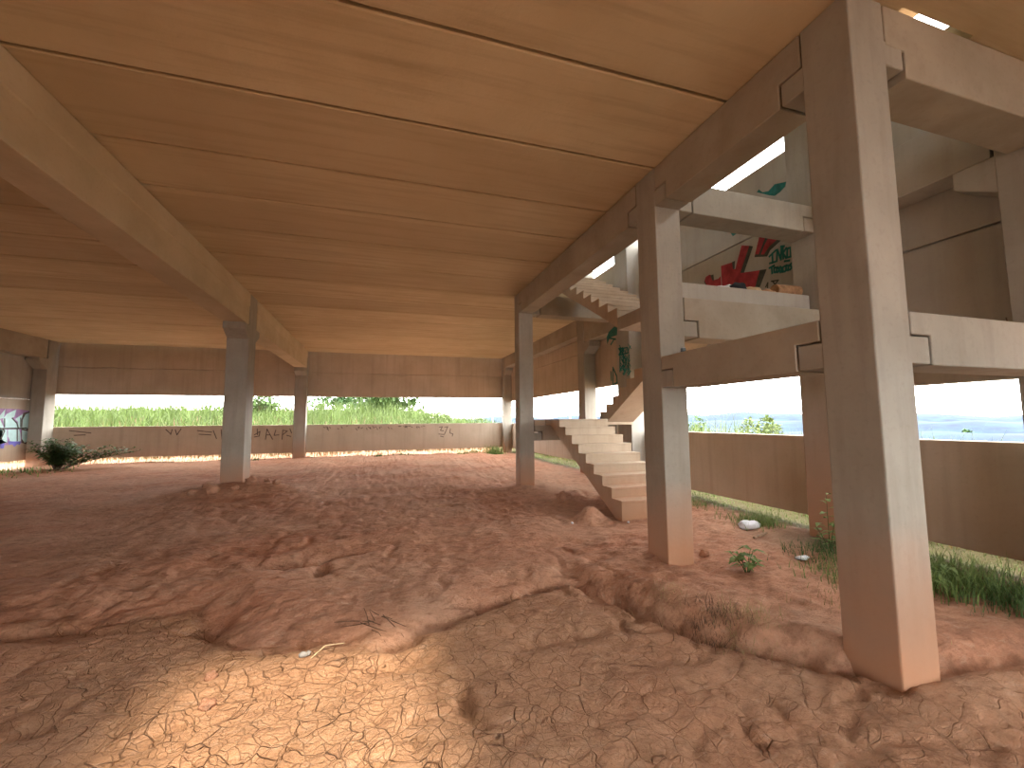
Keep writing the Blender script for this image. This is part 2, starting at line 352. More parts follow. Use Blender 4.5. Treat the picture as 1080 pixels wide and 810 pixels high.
# ---------------------------------------------------------------- ceiling of precast planks
Z1 = 3.20                                    # underside of planks
JY = [-8.75, -7.55, -6.35, -5.15, -3.95, -2.75, -1.4, -.1, 1.2, 2.05, 3.25, 4.45, 5.65, 6.70, 7.88, 9.07, 10.30, 11.5, 12.7, 13.9, 15.1, 16.3, 17.5, 18.7, 19.9, 21.1]
def ceiling():
    m = MB()
    HOLE = (-.95, .75, -1.4, 1.2)             # opening added overhead, out of view, to shape the sun patch
    def plank(x0, x1, y0, y1):
        g = .018; dz = random.uniform(-.003, .003); c = .012
        m.prism([(y0+g, Z1+c+dz), (y0+g+c, Z1+dz), (y1-g-c, Z1+dz), (y1-g, Z1+c+dz), (y1-g, Z1+.20), (y0+g, Z1+.20)], 0, x0, x1)
    for y0, y1 in zip(JY[:-1], JY[1:]):
        plank(-12.02, -3.36, y0, y1)
        if y1 < 1.5 and y0 > -2.0:
            plank(-3.34, HOLE[0], y0, y1); plank(HOLE[1], 3.46, y0, y1)
        elif y1 < 10.4: plank(-3.34, 3.46, y0, y1)
        else: plank(-3.34, 5.985, y0, y1)
    # topping over the planks
    m.box(-12.02, HOLE[0], -8.7, 10.3, Z1+.2, Z1+.3); m.box(HOLE[1], 3.5, -8.7, 10.3, Z1+.2, Z1+.3)
    m.box(HOLE[0], HOLE[1], 1.2, 10.3, Z1+.2, Z1+.3); m.box(HOLE[0], HOLE[1], -8.7, -1.4, Z1+.2, Z1+.3)
    m.box(-12.02, 5.985, 10.3, 21.1, Z1+.2, Z1+.3)
    # added unseen roof, dims the stairwell; its hole lets the sun patch through
    r = MB(); r.box(-12.8, 6.45, 1.5, 21.3, 5.1, 5.3); r.box(-12.8, -.9, -8.7, 1.5, 5.1, 5.3); r.box(1.1, 6.45, -8.7, 1.5, 5.1, 5.3); r.box(-.9, 1.1, -8.7, -2.5, 5.1, 5.3); r.box(-.9, 1.1, .3, 1.5, 5.1, 5.3)
    ro = r.build('ceiling', M_ceil, org=(0, 6, 5.1)); tag(ro, 'added unseen roof slab dimming the light above the stairs', 'ceiling', kind='structure')
    # bay in front of the stairwell
    for k in range(7):
        y1 = 2.0-1.2*k
        if k == 0:
            m.box(3.55, 3.86, .8, 2.40, Z1, Z1+.22); m.box(3.86, 4.72, .8, 2.04, Z1, Z1+.22); m.box(4.72, 6.35, .8, 2.40, Z1, Z1+.22)
        else: plank(3.55, 6.35, y1-1.2, y1)
    o = m.build('ceiling', M_ceil, org=(0, 6, Z1)); o['kind'] = 'structure'
    tag(o, 'ceiling of long precast concrete planks with dark joints', 'ceiling', kind='structure')
ceiling()

# ---------------------------------------------------------------- columns
BX0, BX1, CX0, CX1 = 3.28, 3.65, 6.0, 6.39
ZB = 2.68                                    # underside of the main beams
def column(name, x0, x1, y0, y1, z1, label, corb=(), tap=(), mat=M_col, group='precast concrete columns'):
    m = MB(); z0 = gz((x0+x1)/2, (y0+y1)/2)-.5
    m.box(x0, x1, y0, y1, z0, z1)
    for (a, b, c, d, e, f) in corb: m.box(a, b, c, d, e, f)
    for prof, ax, a, b in tap: m.prism(prof, ax, a, b)
    o = m.build('concrete_column', mat, org=((x0+x1)/2, (y0+y1)/2, z0), bev=.012)
    return tag(o, label, 'column', group)
e = .004
Y1a, Y1b, Y2a, Y2b, Y3a, Y3b = 2.06, 2.44, 4.43, 4.83, 9.98, 10.34
ZM0, ZM1 = .38, .77                           # mid height ties
NL, NH = .2, .21                             # concealed corbels
column('B1', BX0, BX1, Y1a, Y1b, Z1-.003, 'big concrete column closest to the camera, footed in loose red soil', corb=[
    (BX0+.004, BX1-.004, Y1b-.05, Y1b+NL, ZB+.008, ZB+NH), (BX0+.004, BX1-.004, Y1b-.05, Y1b+NL, ZM0+.008, ZM0+NH),
    (BX1-.05, BX1+NL, Y1a+.004, Y1b-.004, ZB+.008, ZB+NH), (BX1-.05, BX1+NL, Y1a+.004, Y1b-.004, ZM0+.008, ZM0+NH)])
column('B2', BX0, BX1, Y2a, Y2b, Z1-.003, 'concrete column standing between the lowest stair flight and the big closest column', corb=[
    (BX0+.004, BX1-.004, Y2a-NL, Y2b+NL, ZB+.008, ZB+NH), (BX0+.004, BX1-.004, Y2a-NL, Y2a+.05, ZM0+.008, ZM0+NH),
    (BX1-.05, BX1+NL, Y2a+.004, Y2b-.004, ZB+.008, ZB+NH), (BX1-.05, BX1+NL, Y2a+.004, Y2b-.004, 1.04, 1.24)])
column('B3', BX0, BX1, Y3a, Y3b, Z1-.003, 'slim concrete column at the far foot of the stairwell, left of the lower landing', corb=[
    (BX0+.004, BX1-.004, Y3a-NL, Y3a+.05, ZB+.008, ZB+NH), (BX1-.05, BX1+NL, Y3a+.004, Y3b-.004, ZB+.008, ZB+NH), (BX1-.05, BX1+NL, Y3a+.004, Y3b-.004, -.49, -.30)])
AX0, AX1, ZA = -3.58, -3.10, 2.41
def corbel_y(x0, x1, yf, dirn, z, L=.3, h1=.16, h2=.38, inset=.004):
    "tapered corbel on a face at y = yf, growing in dirn"
    return ([(yf-dirn*.05, z), (yf+dirn*L, z), (yf+dirn*L, z-h1), (yf-dirn*.05, z-h2)], 0, x0+inset, x1-inset)
column('A1', AX0, AX1, 11.85, 12.45, Z1-.003, 'concrete column with tapered corbels under the long left beam, on a soil mound',
       tap=[corbel_y(AX0, AX1, 11.85, -1, ZA, .34), corbel_y(AX0, AX1, 12.45, 1, ZA, .34)])
column('A2', AX0, AX1, 20.72, 21.14, Z1-.003, 'concrete column against the back wall at the end of the left beam', tap=[corbel_y(AX0, AX1, 20.72, -1, ZA, .28)])
column('D', -12.45, -12.03, 20.55, 21.12, Z1+.25, 'concrete column in the left back corner behind the green shrub', tap=[corbel_y(-12.45, -12.03, 20.55, -1, 2.49, .42, .1, .45)])
column('C3', CX0, CX1, 20.74, 21.14, Z1+.25, 'pale concrete column in the far corner with grass at its foot', tap=[corbel_y(CX0, CX1, 20.74, -1, ZB, .28)])
column('C2', CX0, CX1, 11.85, 12.3, Z1+1.88, 'pale concrete column with tapered corbel seen behind the lower landing', tap=[corbel_y(CX0, CX1, 11.85, -1, 2.40, .34)])
column('C1b', CX0, CX1, 9.35, 9.95, Z1+1.88, 'concrete column covered in teal graffiti behind the stairs', mat=M_pale)
column('C1', CX0, CX1, Y2a, Y2b, Z1+1.88, 'tall concrete column by the outer wall, red at its weedy foot', mat=M_redcol, corb=[
    (CX0-NL, CX0+.05, Y2a+.004, Y2b-.004, ZB+.008, ZB+NH)], tap=[corbel_y(CX0, CX1, Y2a, -1, ZB, .2)])
column('C0', CX0, CX1, 2.10, 2.54, Z1-.003, 'concrete column cut off by the right picture edge', tap=[corbel_y(CX0, CX1, 2.54, 1, ZB, .34, .2, .42)])

# ---------------------------------------------------------------- beams
def beam_y(x0, x1, y0, y1, z0, z1, label, na=True, nb=True, mat=M_beam, group='precast concrete beams', lip=None):
    "beam along Y with notched (dapped) ends that sit on the concealed corbels"
    g = .012; L = NL+.018; H = NH+.012; y0 += g; y1 -= g
    pr = [(y0, z0+H if na else z0)] + ([(y0+L-g, z0+H), (y0+L-g, z0)] if na else []) + ([(y1-L+g, z0), (y1-L+g, z0+H)] if nb else []) + [(y1, z0+H if nb else z0), (y1, z1), (y0, z1)]
    m = MB(); m.prism(pr, 0, x0, x1)
    if lip: m.box(*lip)
    return tag(m.build('concrete_beam', mat, bev=.01), label, 'beam', group)
def beam_x(y0, y1, x0, x1, z0, z1, label, na=True, nb=True, mat=M_beam, group='precast concrete beams'):
    g = .012; L = NL+.018; H = NH+.012; x0 += g; x1 -= g
    pr = [(x0, z0+H if na else z0)] + ([(x0+L-g, z0+H), (x0+L-g, z0)] if na else []) + ([(x1-L+g, z0), (x1-L+g, z0+H)] if nb else []) + [(x1, z0+H if nb else z0), (x1, z1), (x0, z1)]
    m = MB(); m.prism(pr, 1, y0, y1)
    return tag(m.build('concrete_beam', mat, bev=.01), label, 'beam', group)
ZT = Z1-.012
beam_y(BX0, BX1, Y1b, Y2a, ZB, ZT, 'ceiling beam between the closest big column and the next column')
beam_y(BX0, BX1, Y2b, Y3a, ZB, ZT, 'ceiling beam running above the stairs towards the slim far column')
beam_y(BX0, BX1, Y1b, Y2a, ZM0, ZM1, 'mid height beam joining the closest big column to the next column')
beam_x(Y1a, Y1b, BX1, CX0, ZB-.05, 3.186, 'top beam right of the closest big column, with a bright gap above', nb=False)
beam_x(Y1a, Y1b, BX1, CX0, ZM0, ZM1, 'pale mid height beam right of the closest big column', nb=False, mat=M_col)
beam_x(Y2a, Y2b-.05, BX1, CX0, ZB, 3.08, 'pale upper beam crossing the stairwell under the open sky', mat=M_col)
beam_x(Y2a, Y2b-.05, BX1, CX0, 1.03, 1.545, 'beam under the upper stair landing', nb=False)
beam_x(Y3a, Y3b, BX1, CX0, ZB, ZT, 'ceiling beam at the far edge of the stairwell opening', nb=False)
beam_x(Y3a, Y3b, BX1, CX0, -.49, -.115, 'low beam carrying the lower stair landing', nb=False)
# left main beam with its wider top flange
def main_beam(y0, y1, label):
    m = MB()
    m.prism([(AX0, ZA), (AX1, ZA), (AX1, 2.86), (AX1+.012, 2.88), (AX1+.012, ZT), (AX0-.012, ZT), (AX0-.012, 2.88), (AX0, 2.86)], 1, y0, y1)
    return tag(m.build('concrete_beam', M_girder, bev=.012), label, 'beam', 'precast concrete beams')
main_beam(-8, 11.80, 'long ceiling beam running overhead on the left side')
main_beam(12.50, 20.66, 'left ceiling beam between the mounded column and the back wall')
beam_y(-12.46, -12.03, -8.7, 20.50, 2.5, 3.45, 'ceiling beam along the far left wall above the graffiti', na=False, nb=False)
beam_y(CX0, CX1, 12.32, 20.72, ZB, 3.45, 'ceiling beam along the outer wall behind the slim far column', na=False, nb=False)
beam_y(CX0, CX1, 9.97, 11.83, 2.41, 3.45, 'short ceiling beam by the teal graffiti column', na=False, nb=False)
beam_y(CX0+.02, CX1, 2.56, 4.41, ZB, 3.32, 'ledge beam on the grey wall right of the stairwell', na=False, nb=False, mat=M_pale)

# ---------------------------------------------------------------- walls of precast panels
def wall(name, label, panels, org, kind='structure'):
    r = empty(name, org, label, 'wall', kind='structure')
    for bx, mt, *tg in panels:
        m = MB(); m.box(*bx)
        if tg:                                  # tongue that fills the joint with the panel above
            a, b, c, d, e_, f = bx; t = .05
            if b-a < d-c: m.box(a+t, b-t, c, d, f-.05, f+.06)
            else: m.box(a, b, c+t, d-t, f-.05, f+.06)
        m.build('panel', mt, parent=r, bev=.012)
    return r
YB = 21.17
bx = []
xs = [-12.75, -8, -3.34, 1.5, 6.55]
for x0, x1 in ((-12.75, -3.35), (-3.33, 6.55)):
    bx += [((x0, x1, YB, YB+.14, -1.33, -.10), M_panel), ((x0, x1, YB, YB+.14, 1.17, 2.24), M_panel, 1), ((x0, x1, YB, YB+.14, 2.265, 3.50), M_panel)]
wb = wall('wall_back', 'back wall of stacked concrete panels with a long open band', bx, (-3, YB, -1.3))
XR = 6.41
bx = []
for y0, y1 in ((-8.7, 2.3), (2.304, 9.64)): bx.append(((XR, XR+.14, y0, y1, -1.50, -.27), M_panel))
for y0, y1 in ((9.66, 12.06), (12.08, 21.15)): bx.append(((XR, XR+.14, y0, y1, -1.36, -.12), M_panel))
for y0, y1 in ((12.08, 21.15),): bx += [((XR, XR+.14, y0, y1, 1.0, 2.2), M_panel, 1), ((XR, XR+.14, y0, y1, 2.22, 3.5), M_panel)]
for y0, y1 in ((-8.7, 2.3), (2.32, 4.62)): bx += [((XR, XR+.14, y0, y1, .40, 2.10), M_pale, 1), ((XR, XR+.14, y0, y1, 2.125, 3.285), M_pale, 1), ((XR, XR+.14, y0, y1, 3.305, 4.48), M_pale)]
bx += [((XR, XR+.14, 4.64, 9.64, .92, 2.10), M_pale, 1), ((XR, XR+.14, 4.64, 9.64, 2.125, 3.285), M_pale, 1), ((XR, XR+.14, 4.64, 9.64, 3.305, 4.48), M_pale)]
bx += [((XR, XR+.14, 9.66, 12.06, 1.0, 2.2), M_panel), ((XR, XR+.14, 9.66, 12.06, 2.204, 3.4), M_panel), ((XR, XR+.14, 9.66, 12.06, 3.404, 4.48), M_pale)]
wr = wall('wall_right', 'outer right wall of concrete panels with an open band and gap below', bx, (XR, 6, -1.5))
bx = [((-12.7, 6.4, -8.84, -8.72, -1.40, -.27), M_panel), ((-12.7, -2.5, -8.84, -8.72, -.26, 3.4), M_panel), ((-2.49, 6.4, -8.84, -8.72, 2.4, 3.4), M_panel), ((-12.7, 6.4, -8.84, -8.72, 3.404, 5.05), M_panel)]  # unseen wall, added to hold back light from the front
wall('wall_front_added', 'added unseen wall of concrete panels limiting light from behind the camera', bx, (-3, -8.8, -1.4))
bx = [((-12.69, -12.55, -8.7, 21.1, -1.30, .94), M_panel), ((-12.62, -12.48, -8.7, 21.1, .944, 2.495), M_pale), ((-12.69, -12.55, -8.7, 21.1, 2.5, 5.05), M_panel)]  # top panel added out of view to close off light from the left
wl = wall('wall_left', 'left wall of two concrete panels, graffiti on the lower one', bx, (-12.6, 12, -1.3))

# ---------------------------------------------------------------- staircase
SX0, SX1, SX2, SX3 = 3.95, 5.20, 5.24, 5.97
st = empty('staircase', (4.6, 7.8, -1.75), 'three flight concrete staircase with landings rising beside the columns', 'staircase')
def flight(x0, x1, y0, z0, n, run, rise, sgn, base_z, ext, first_drop=0, off=.44):
    "solid flight: stepped top, a smooth sloping soffit off metres below the nosing line"
    prof = [(y0, z0-first_drop)]; y, z = y0, z0; sl = rise/run
    for k in range(n):
        z2 = z + rise; prof += [(y, z2-.04), (y-sgn*.008, z2-.034), (y-sgn*.008, z2)]
        if k < n-1: y += sgn*run; prof.append((y, z2))
        z = z2
    so = lambda d: z0 + rise + sl*d - off                # soffit height d metres along the flight
    ye = y + sgn*ext; L = abs(ye-y0)
    prof += [(ye, z), (ye, min(z-.14, so(L)))]
    if so(L) > z-.14: prof.append((y0+sgn*((z-.14-z0-rise+off)/sl), z-.14))
    d0 = max(0, (base_z-z0-rise+off)/sl)
    prof.append((y0+sgn*d0, so(d0)))
    m = MB(); m.prism(prof, 0, x0, x1); return m.build('stair_flight', M_stair, parent=st)
flight(SX0, SX1, 6.53, -1.55, 9, .322, .1755, 1, -1.9, .56, first_drop=.35)
m = MB(); m.prism([(BX1+.01, Y3a), (SX0, Y3a), (SX0, 9.67), (SX1, 9.67), (SX1, 9.22), (SX3, 9.22), (SX3, 10.36), (BX1+.01, 10.36)], 2, -.11, .03); m.build('landing', M_stair, parent=st, bev=.006)
flight(SX2, SX3, 9.55, .031, 10, .31, .1755, -1, -.108, .25)
m = MB(); m.prism([(SX0-.28, Y2a+.12), (SX3-.02, Y2a+.12), (SX3-.02, 6.49), (SX0, 6.49), (SX0, Y2b+.12), (SX0-.28, Y2b+.12)], 2, 1.56, 1.785); m.build('landing', M_pale, parent=st, bev=.008)
flight(SX0, SX1, 6.50, 1.785, 10, .315, .174, 1, 1.56, .4, off=.34)

# ---------------------------------------------------------------- graffiti (paint on the walls)
class Paint:
    def __init__(s, fn, off): s.fn = fn; s.off = Vector(off); s.m = MB()
    def P(s, p): return Vector(s.fn(p)) + s.off
    def poly(s, pts): s.m.poly([s.P(p) for p in pts])
    def line(s, pts, w):
        q = [s.P(p) for p in pts]; nrm = s.off.normalized()
        for a, b in zip(q[:-1], q[1:]):
            d = (b-a)
            if d.length < 1e-6: continue
            d.normalize(); sd = d.cross(nrm)*w*.5; a2 = a-d*w*.4; b2 = b+d*w*.4
            s.m.poly([a2-sd, b2-sd, b2+sd, a2+sd])
    def done(s, mat, parent, label=None, name='graffiti'):
        o = s.m.build(name, mat, parent=parent, recalc=False)
        if label: o['label'] = label
        return o
def z2(p, x0, y0, s): return (x0+p[0]/s, y0+p[1]/s)
wr_fn = lambda p: at(p[0], p[1], 0, XR)
def G(pts, x0, y0, s): return [z2(p, x0, y0, s) for p in pts]
# red piece on the right wall (photo crop origin 735,235 scale 9)
R = lambda pts: G(pts, 735, 235, 9)
pt = Paint(wr_fn, (-.004, 0, 0))
for poly in ([(70, 560), (85, 515), (120, 492), (150, 500), (160, 545), (205, 530), (228, 505), (235, 610), (200, 612), (95, 604)],
             [(230, 410), (335, 375), (345, 440), (365, 440), (425, 215), (500, 218), (425, 475), (600, 450), (560, 610), (240, 612)],
             [(600, 105), (800, 130), (690, 230), (655, 310), (548, 320)]): pt.poly(R(poly))
pt.done(M_red, wr, 'red spray painted block letters')
pt = Paint(wr_fn, (-.007, 0, 0))
for poly in ([(500, 218), (535, 225), (450, 475), (415, 475)], [(600, 450), (665, 440), (600, 610), (556, 610)], [(800, 130), (832, 140), (700, 260), (670, 320), (548, 326), (560, 300), (640, 300), (690, 225)],
             [(335, 375), (365, 360), (360, 440), (345, 440)], [(130, 500), (160, 490), (165, 545), (150, 550)], [(660, 120), (690, 122), (640, 220), (610, 300), (590, 300)]): pt.poly(R(poly))
pt.line(R([(75, 560), (95, 600), (200, 612)]), .02)
pt.done(M_shade, wr, 'dark shading along the red letters')
pt = Paint(wr_fn, (-.005, 0, 0))
for l in ([(690, 320), (750, 262)], [(718, 290), (722, 380)], [(695, 385), (745, 370)], [(760, 365), (765, 255), (800, 350), (805, 225)], [(822, 340), (818, 240)], [(818, 290), (850, 240)], [(818, 290), (850, 335)], [(860, 245), (893, 235), (893, 320), (858, 330), (860, 245)],
          [(800, 225), (830, 222)], [(690, 430), (735, 405)], [(712, 418), (716, 480)], [(735, 425), (760, 425), (757, 470), (735, 470), (735, 425)], [(770, 420), (795, 470)], [(795, 415), (770, 470)], [(805, 425), (805, 468)], [(835, 412), (815, 425), (820, 465), (840, 460)], [(850, 405), (872, 405), (868, 450), (848, 450), (850, 405)], [(905, 380), (885, 400), (905, 425), (885, 445)], [(835, 365), (880, 358)]):
    pt.line(R(l), .035)
pt.done(M_teal, wr, 'teal hand written tag in two lines')
pt = Paint(wr_fn, (-.005, 0, 0))
for l in ([(655, 610), (675, 570), (672, 615)], [(710, 555), (775, 545), (715, 620), (790, 610)], [(725, 560), (770, 620)]): pt.line(R(l), .025)
pt.done(M_shade, wr, 'dark scratched letters')
pt = Paint(wr_fn, (-.005, 0, 0))
pt.poly(R([(305, 70), (345, 60), (412, 72), (385, 100), (342, 128), (325, 100)]))
T = lambda pts: G(pts, 735, 180, 9)
pt.poly(T([(570, 205), (590, 178), (625, 205), (680, 195), (740, 130), (850, 105), (840, 150), (790, 205), (740, 240), (690, 235)]))
pt.done(M_teal, wr, 'green blot of spray paint')
# teal column graffiti (crop 630,330 scale 9)
U = lambda pts: G(pts, 630, 330, 9)
c1b = [o for o in C.objects if o.get('label', '').startswith('concrete column covered')][0]; c1b['_o'] = [(CX0+CX1)/2, 9.65, c1b.location.z-GZ]
pt = Paint(lambda p: at(p[0], p[1], 1, 9.35), (0, -.004, 0))
for _ in range(55):
    a = random.random(); y = 320+250*random.random(); x = 215+95*random.random(); r = random.uniform(14, 34)
    pt.line(U([(x-r*.5, y-r), (x+r*.4, y+r*.6)] if a < .5 else [(x+r*.5, y-r*.7), (x-r*.4, y+r)]), .02)
for l in ([(205, 340), (285, 330), (290, 380), (205, 400)], [(215, 330), (215, 560)], [(300, 400), (290, 540)], [(240, 340), (255, 575)]): pt.line(U(l), .03)
pt.done(M_teal, c1b, 'teal scribble on the column face')
pt = Paint(lambda p: at(p[0], p[1], 0, CX0), (-.004, 0, 0))
pt.poly(U([(110, 180), (160, 130), (190, 140), (188, 210), (120, 235), (95, 300), (90, 230)]))
for l in ([(150, 520), (150, 680)], [(150, 520), (185, 600), (190, 660), (160, 680)], [(130, 560), (135, 640)], [(120, 240), (175, 250)], [(130, 300), (160, 250)]): pt.line(U(l), .05)
pt.done(M_teal, c1b, 'teal blot on the column side')
pt = Paint(wr_fn, (-.005, 0, 0)); pt.poly(U([(355, 270), (398, 245), (398, 520), (350, 525)])); pt.done(M_red, wr, 'red stripe behind the stairs')
pt = Paint(wr_fn, (-.006, 0, 0)); pt.poly(U([(335, 480), (360, 465), (365, 530), (330, 535)])); pt.line(U([(340, 150), (345, 240)]), .1); pt.line(U([(380, 150), (375, 230)]), .1); pt.done(M_teal, wr, 'teal strokes beside the red stripe')
# left wall piece (crop 0,410 scale 13.5)
wl_fn = lambda p: at(p[0], p[1], 0, -12.55)
V = lambda pts: G(pts, 0, 410, 13.5)
XO = 560
pt = Paint(wl_fn, (.004, 0, 0)); pt.poly(V([(-420, 330), (-200, 290), (0, 280), (260, 290), (430, 318), (520, 345), (535, 420), (450, 560), (430, 760), (200, 790), (-80, 830), (-420, 840)])); pt.done(M_purple, wl, 'purple haze of paint round the letters')
pt = Paint(wl_fn, (.006, 0, 0)); pt.poly(V([(330, 345), (430, 318), (510, 335), (545, 400), (520, 480), (440, 560), (425, 640), (430, 700), (380, 790), (300, 770), (300, 400)])); pt.done(M_black, wl, 'black outline of the end letter')
pt = Paint(wl_fn, (.008, 0, 0))
for k in (-380, -190, 0):
    pt.poly(V([(k-20, 400), (k+75, 285), (k+50, 415), (k-5, 430), (k+45, 540), (k+20, 720), (k+90, 770), (k-60, 800)]))
for poly in ([(40, 430), (90, 360), (230, 295), (200, 400), (160, 415), (240, 500), (250, 560), (60, 560)], [(215, 430), (325, 355), (300, 440), (300, 560), (250, 560), (250, 470)],
             [(320, 440), (360, 365), (430, 335), (490, 370), (500, 420), (430, 530), (370, 580), (310, 570)], [(310, 590), (385, 600), (415, 680), (395, 750), (345, 770), (305, 710)],
             [(110, 580), (270, 580), (285, 640), (290, 745), (220, 760), (140, 745), (110, 680)], [(-10, 580), (95, 580), (100, 760), (40, 790), (-20, 800)]): pt.poly(V(poly))
pt.done(M_cyan, wl, 'pale cyan bubble letters')
pt = Paint(wl_fn, (.010, 0, 0))
for l in ([(-420, 575), (375, 562)], [(40, 580), (60, 600), (10, 720)], [(170, 420), (235, 490), (255, 560)], [(240, 580), (240, 740)], [(290, 420), (290, 540)], [(440, 370), (440, 500)], [(60, 430), (60, 540)]): pt.line(V(l), .05)
pt.done(M_shade, wl, 'dark lines inside the letters')
pt = Paint(wl_fn, (.009, 0, 0))
for poly in ([(110, 750), (290, 750), (280, 800), (240, 790), (200, 830), (170, 790), (120, 800)], [(0, 790), (60, 770), (50, 850), (0, 850)], [(-200, 780), (-100, 790), (-150, 850)]): pt.poly(V(poly))
pt.done(M_blue, wl, 'blue drips under the letters')
# scribbles on the back wall's low panels (crop 240,415 scale 6; crop 60,415 scale 6)
wb_fn = lambda p: at(p[0], p[1], 1, YB)
W = lambda pts: G(pts, 240, 415, 6)
pt = Paint(wb_fn, (0, -.004, 0))
for l in ([(150, 230), (150, 290), (145, 275)], [(170, 262), (205, 240), (200, 270), (170, 275)], [(188, 225), (190, 262)], [(240, 290), (250, 225), (285, 290)], [(245, 262), (270, 262)], [(305, 232), (295, 265), (325, 262)], [(345, 290), (350, 232), (378, 238), (350, 260)], [(375, 265), (400, 272)], [(395, 225), (405, 250)]): pt.line(W(l), .035)
W2 = lambda pts: G(pts, 60, 415, 6)
for l in ([(80, 235), (215, 250)], [(110, 265), (180, 262)], [(690, 228), (720, 255)], [(730, 228), (720, 260)], [(750, 230), (760, 262), (785, 225)], [(890, 235), (980, 245)], [(900, 258), (975, 262)], [(990, 235), (1010, 285)], [(1040, 230), (1045, 290)]): pt.line(W2(l), .035)
W3 = lambda pts: G(pts, 420, 415, 9)
for l in ([(390, 320), (420, 315), (400, 350), (430, 355)], [(440, 320), (470, 315), (440, 385)], [(385, 385), (435, 390)], [(400, 405), (430, 412)], [(495, 335), (490, 375), (520, 385), (512, 405)]): pt.line(W3(l), .035)
for k in range(26):
    x = 600+random.uniform(0, 440); y = 208+random.uniform(0, 14); pt.line(W([(x, y), (x+random.uniform(3, 14), y+random.uniform(-3, 12))]), .03)
for k in range(16):
    x = random.uniform(0, 250); y = 305+random.uniform(0, 14); pt.line(W3([(x, y), (x+random.uniform(5, 20), y+random.uniform(-3, 12))]), .03)
pt.done(M_black, wb, 'black scrawled tags')

# ---------------------------------------------------------------- plants
def blades(m, n, fx, h, w, lean=(.1, .6), seg=3):
    for _ in range(n):
        x, y = fx(); hh = random.uniform(*h)
        m.blade((x, y, gz(x, y)-.02), random.uniform(0, 6.28), hh, random.uniform(*w), random.uniform(*lean), seg)
def blades_fast(m, xs, ys, h, w, lean, seg=2):
    ok = (xs < 6.2) | (xs > 6.78) | (ys > 21.1); xs, ys = xs[ok], ys[ok]; zs = ground(xs, ys)
    hs = .55+1.1*vnoise(xs*.45, ys*.45, 61)*vnoise(xs*1.6+9, ys*1.6, 62) + .5*vnoise(xs*.2, ys*.2, 63)
    for x, y, z, q in zip(xs, ys, zs, hs): m.blade((x, y, z-.03), random.uniform(0, 6.28), q*random.uniform(*h), random.uniform(*w), random.uniform(*lean), seg)
def stuff(m, name, mat, label):
    o = m.build(name, mat, recalc=False); tag(o, label, 'grass', kind='stuff'); return o
# tall green grass on the rising field
m = MB(); n = 15000
ys = 25+22*rng.random(n)**1.2; xs = -.7*ys-2+rng.random(n)*(ys*.95+5)
blades_fast(m, xs, ys, (.6, 1.6), (.04, .10), (.1, .9))
stuff(m, 'field_grass', M_grass, 'tall green field grass growing beyond the back wall')
m = MB(); n = 5000; ys = 22.2+5*rng.random(n); xs = -16+24*rng.random(n)
blades_fast(m, xs, ys, (.25, 1.3), (.015, .035), (.05, .5))
stuff(m, 'dry_grass', M_dry, 'dry straw coloured grass just behind the back wall')
m = MB(); n = 2600; ys = np.where(rng.random(n) < .5, 20.7+.3*rng.random(n), 21.45+.6*rng.random(n)); xs = -11.9+17.7*rng.random(n)
blades_fast(m, xs, ys, (.03, .16), (.01, .02), (.1, .9))
stuff(m, 'short_grass', M_dry, 'short dry grass under the gap of the back wall')
m = MB(); n = 9000; ys = 1+19.5*rng.random(n); xs = 7.2+1.9*rng.random(n)
blades_fast(m, xs, ys, (.08, .5), (.012, .028), (.3, .95))
stuff(m, 'verge_grass', M_grass, 'sunlit grass along the foot of the right wall')
m = MB(); n = 6000; ys = 1+19.5*rng.random(n); xs = 7.05+1.6*rng.random(n)
blades_fast(m, xs, ys, (.08, .45), (.012, .024), (.3, .95))
stuff(m, 'verge_dry_grass', M_dry, 'dry grass mixed along the foot of the right wall')
m = MB(); n = 5000; ys = 1+20*rng.random(n); xs = 6.3+.9*rng.random(n); zs = ground(xs, ys)
for x_, y_, z_ in zip(xs, ys, zs): m.blade((x_, y_, z_-.02), random.uniform(0, 6.28), random.uniform(.04, .11), random.uniform(.008, .016), random.uniform(.1, .6), 2)
stuff(m, 'low_grass', M_grass, 'low sunlit grass growing right under the gap of the right wall')
m = MB(); n = 5000; ys = 2+26*rng.random(n); xs = 12+10*rng.random(n)
blades_fast(m, xs, ys, (1.1, 1.7), (.02, .05), (.1, .8))
stuff(m, 'slope_grass', M_paleleaf, 'pale grass on the slope outside the right wall')

def tuft(name, x, y, n, r, h, w, mat, label, cat='grass', lean=(.15, .8), group=None):
    m = MB(); blades(m, n, lambda: (x+random.gauss(0, r), y+random.gauss(0, r)), h, w, lean)
    o = m.build(name, mat, org=(x, y, gz(x, y)), recalc=False); return tag(o, label, cat, group, kind='stuff')
tuft('grass_clump', 5.55, 3.0, 900, .24, (.10, .40), (.006, .015), M_weed, 'lush green grass clump right of the closest big column')
tuft('grass_clump', 5.5, 2.45, 500, .22, (.08, .3), (.006, .015), M_darkweed, 'dark leafy clump at the right picture edge')
tuft('grass_clump', 5.85, 5.6, 700, .19, (.06, .26), (.005, .012), M_weed, 'grass clump behind the white plastic bag')
tuft('grass_clump', 5.85, 7.3, 500, .24, (.06, .22), (.006, .012), M_weed, 'pale grass clump beside the lowest stair flight')
tuft('weed_patch', 4.85, 3.5, 380, .22, (.05, .22), (.005, .013), M_weed, 'patch of weeds left of the closest big column', 'weeds')
tuft('weed_patch', 4.1, 2.9, 160, .18, (.03, .14), (.004, .009), M_drystem, 'thin dry weeds on the bank beside the closest big column', 'weeds')
tuft('weed_patch', 5.3, 4.0, 450, .24, (.05, .22), (.005, .013), M_darkweed, 'dark weeds at the foot of the tall outer wall column', 'weeds')
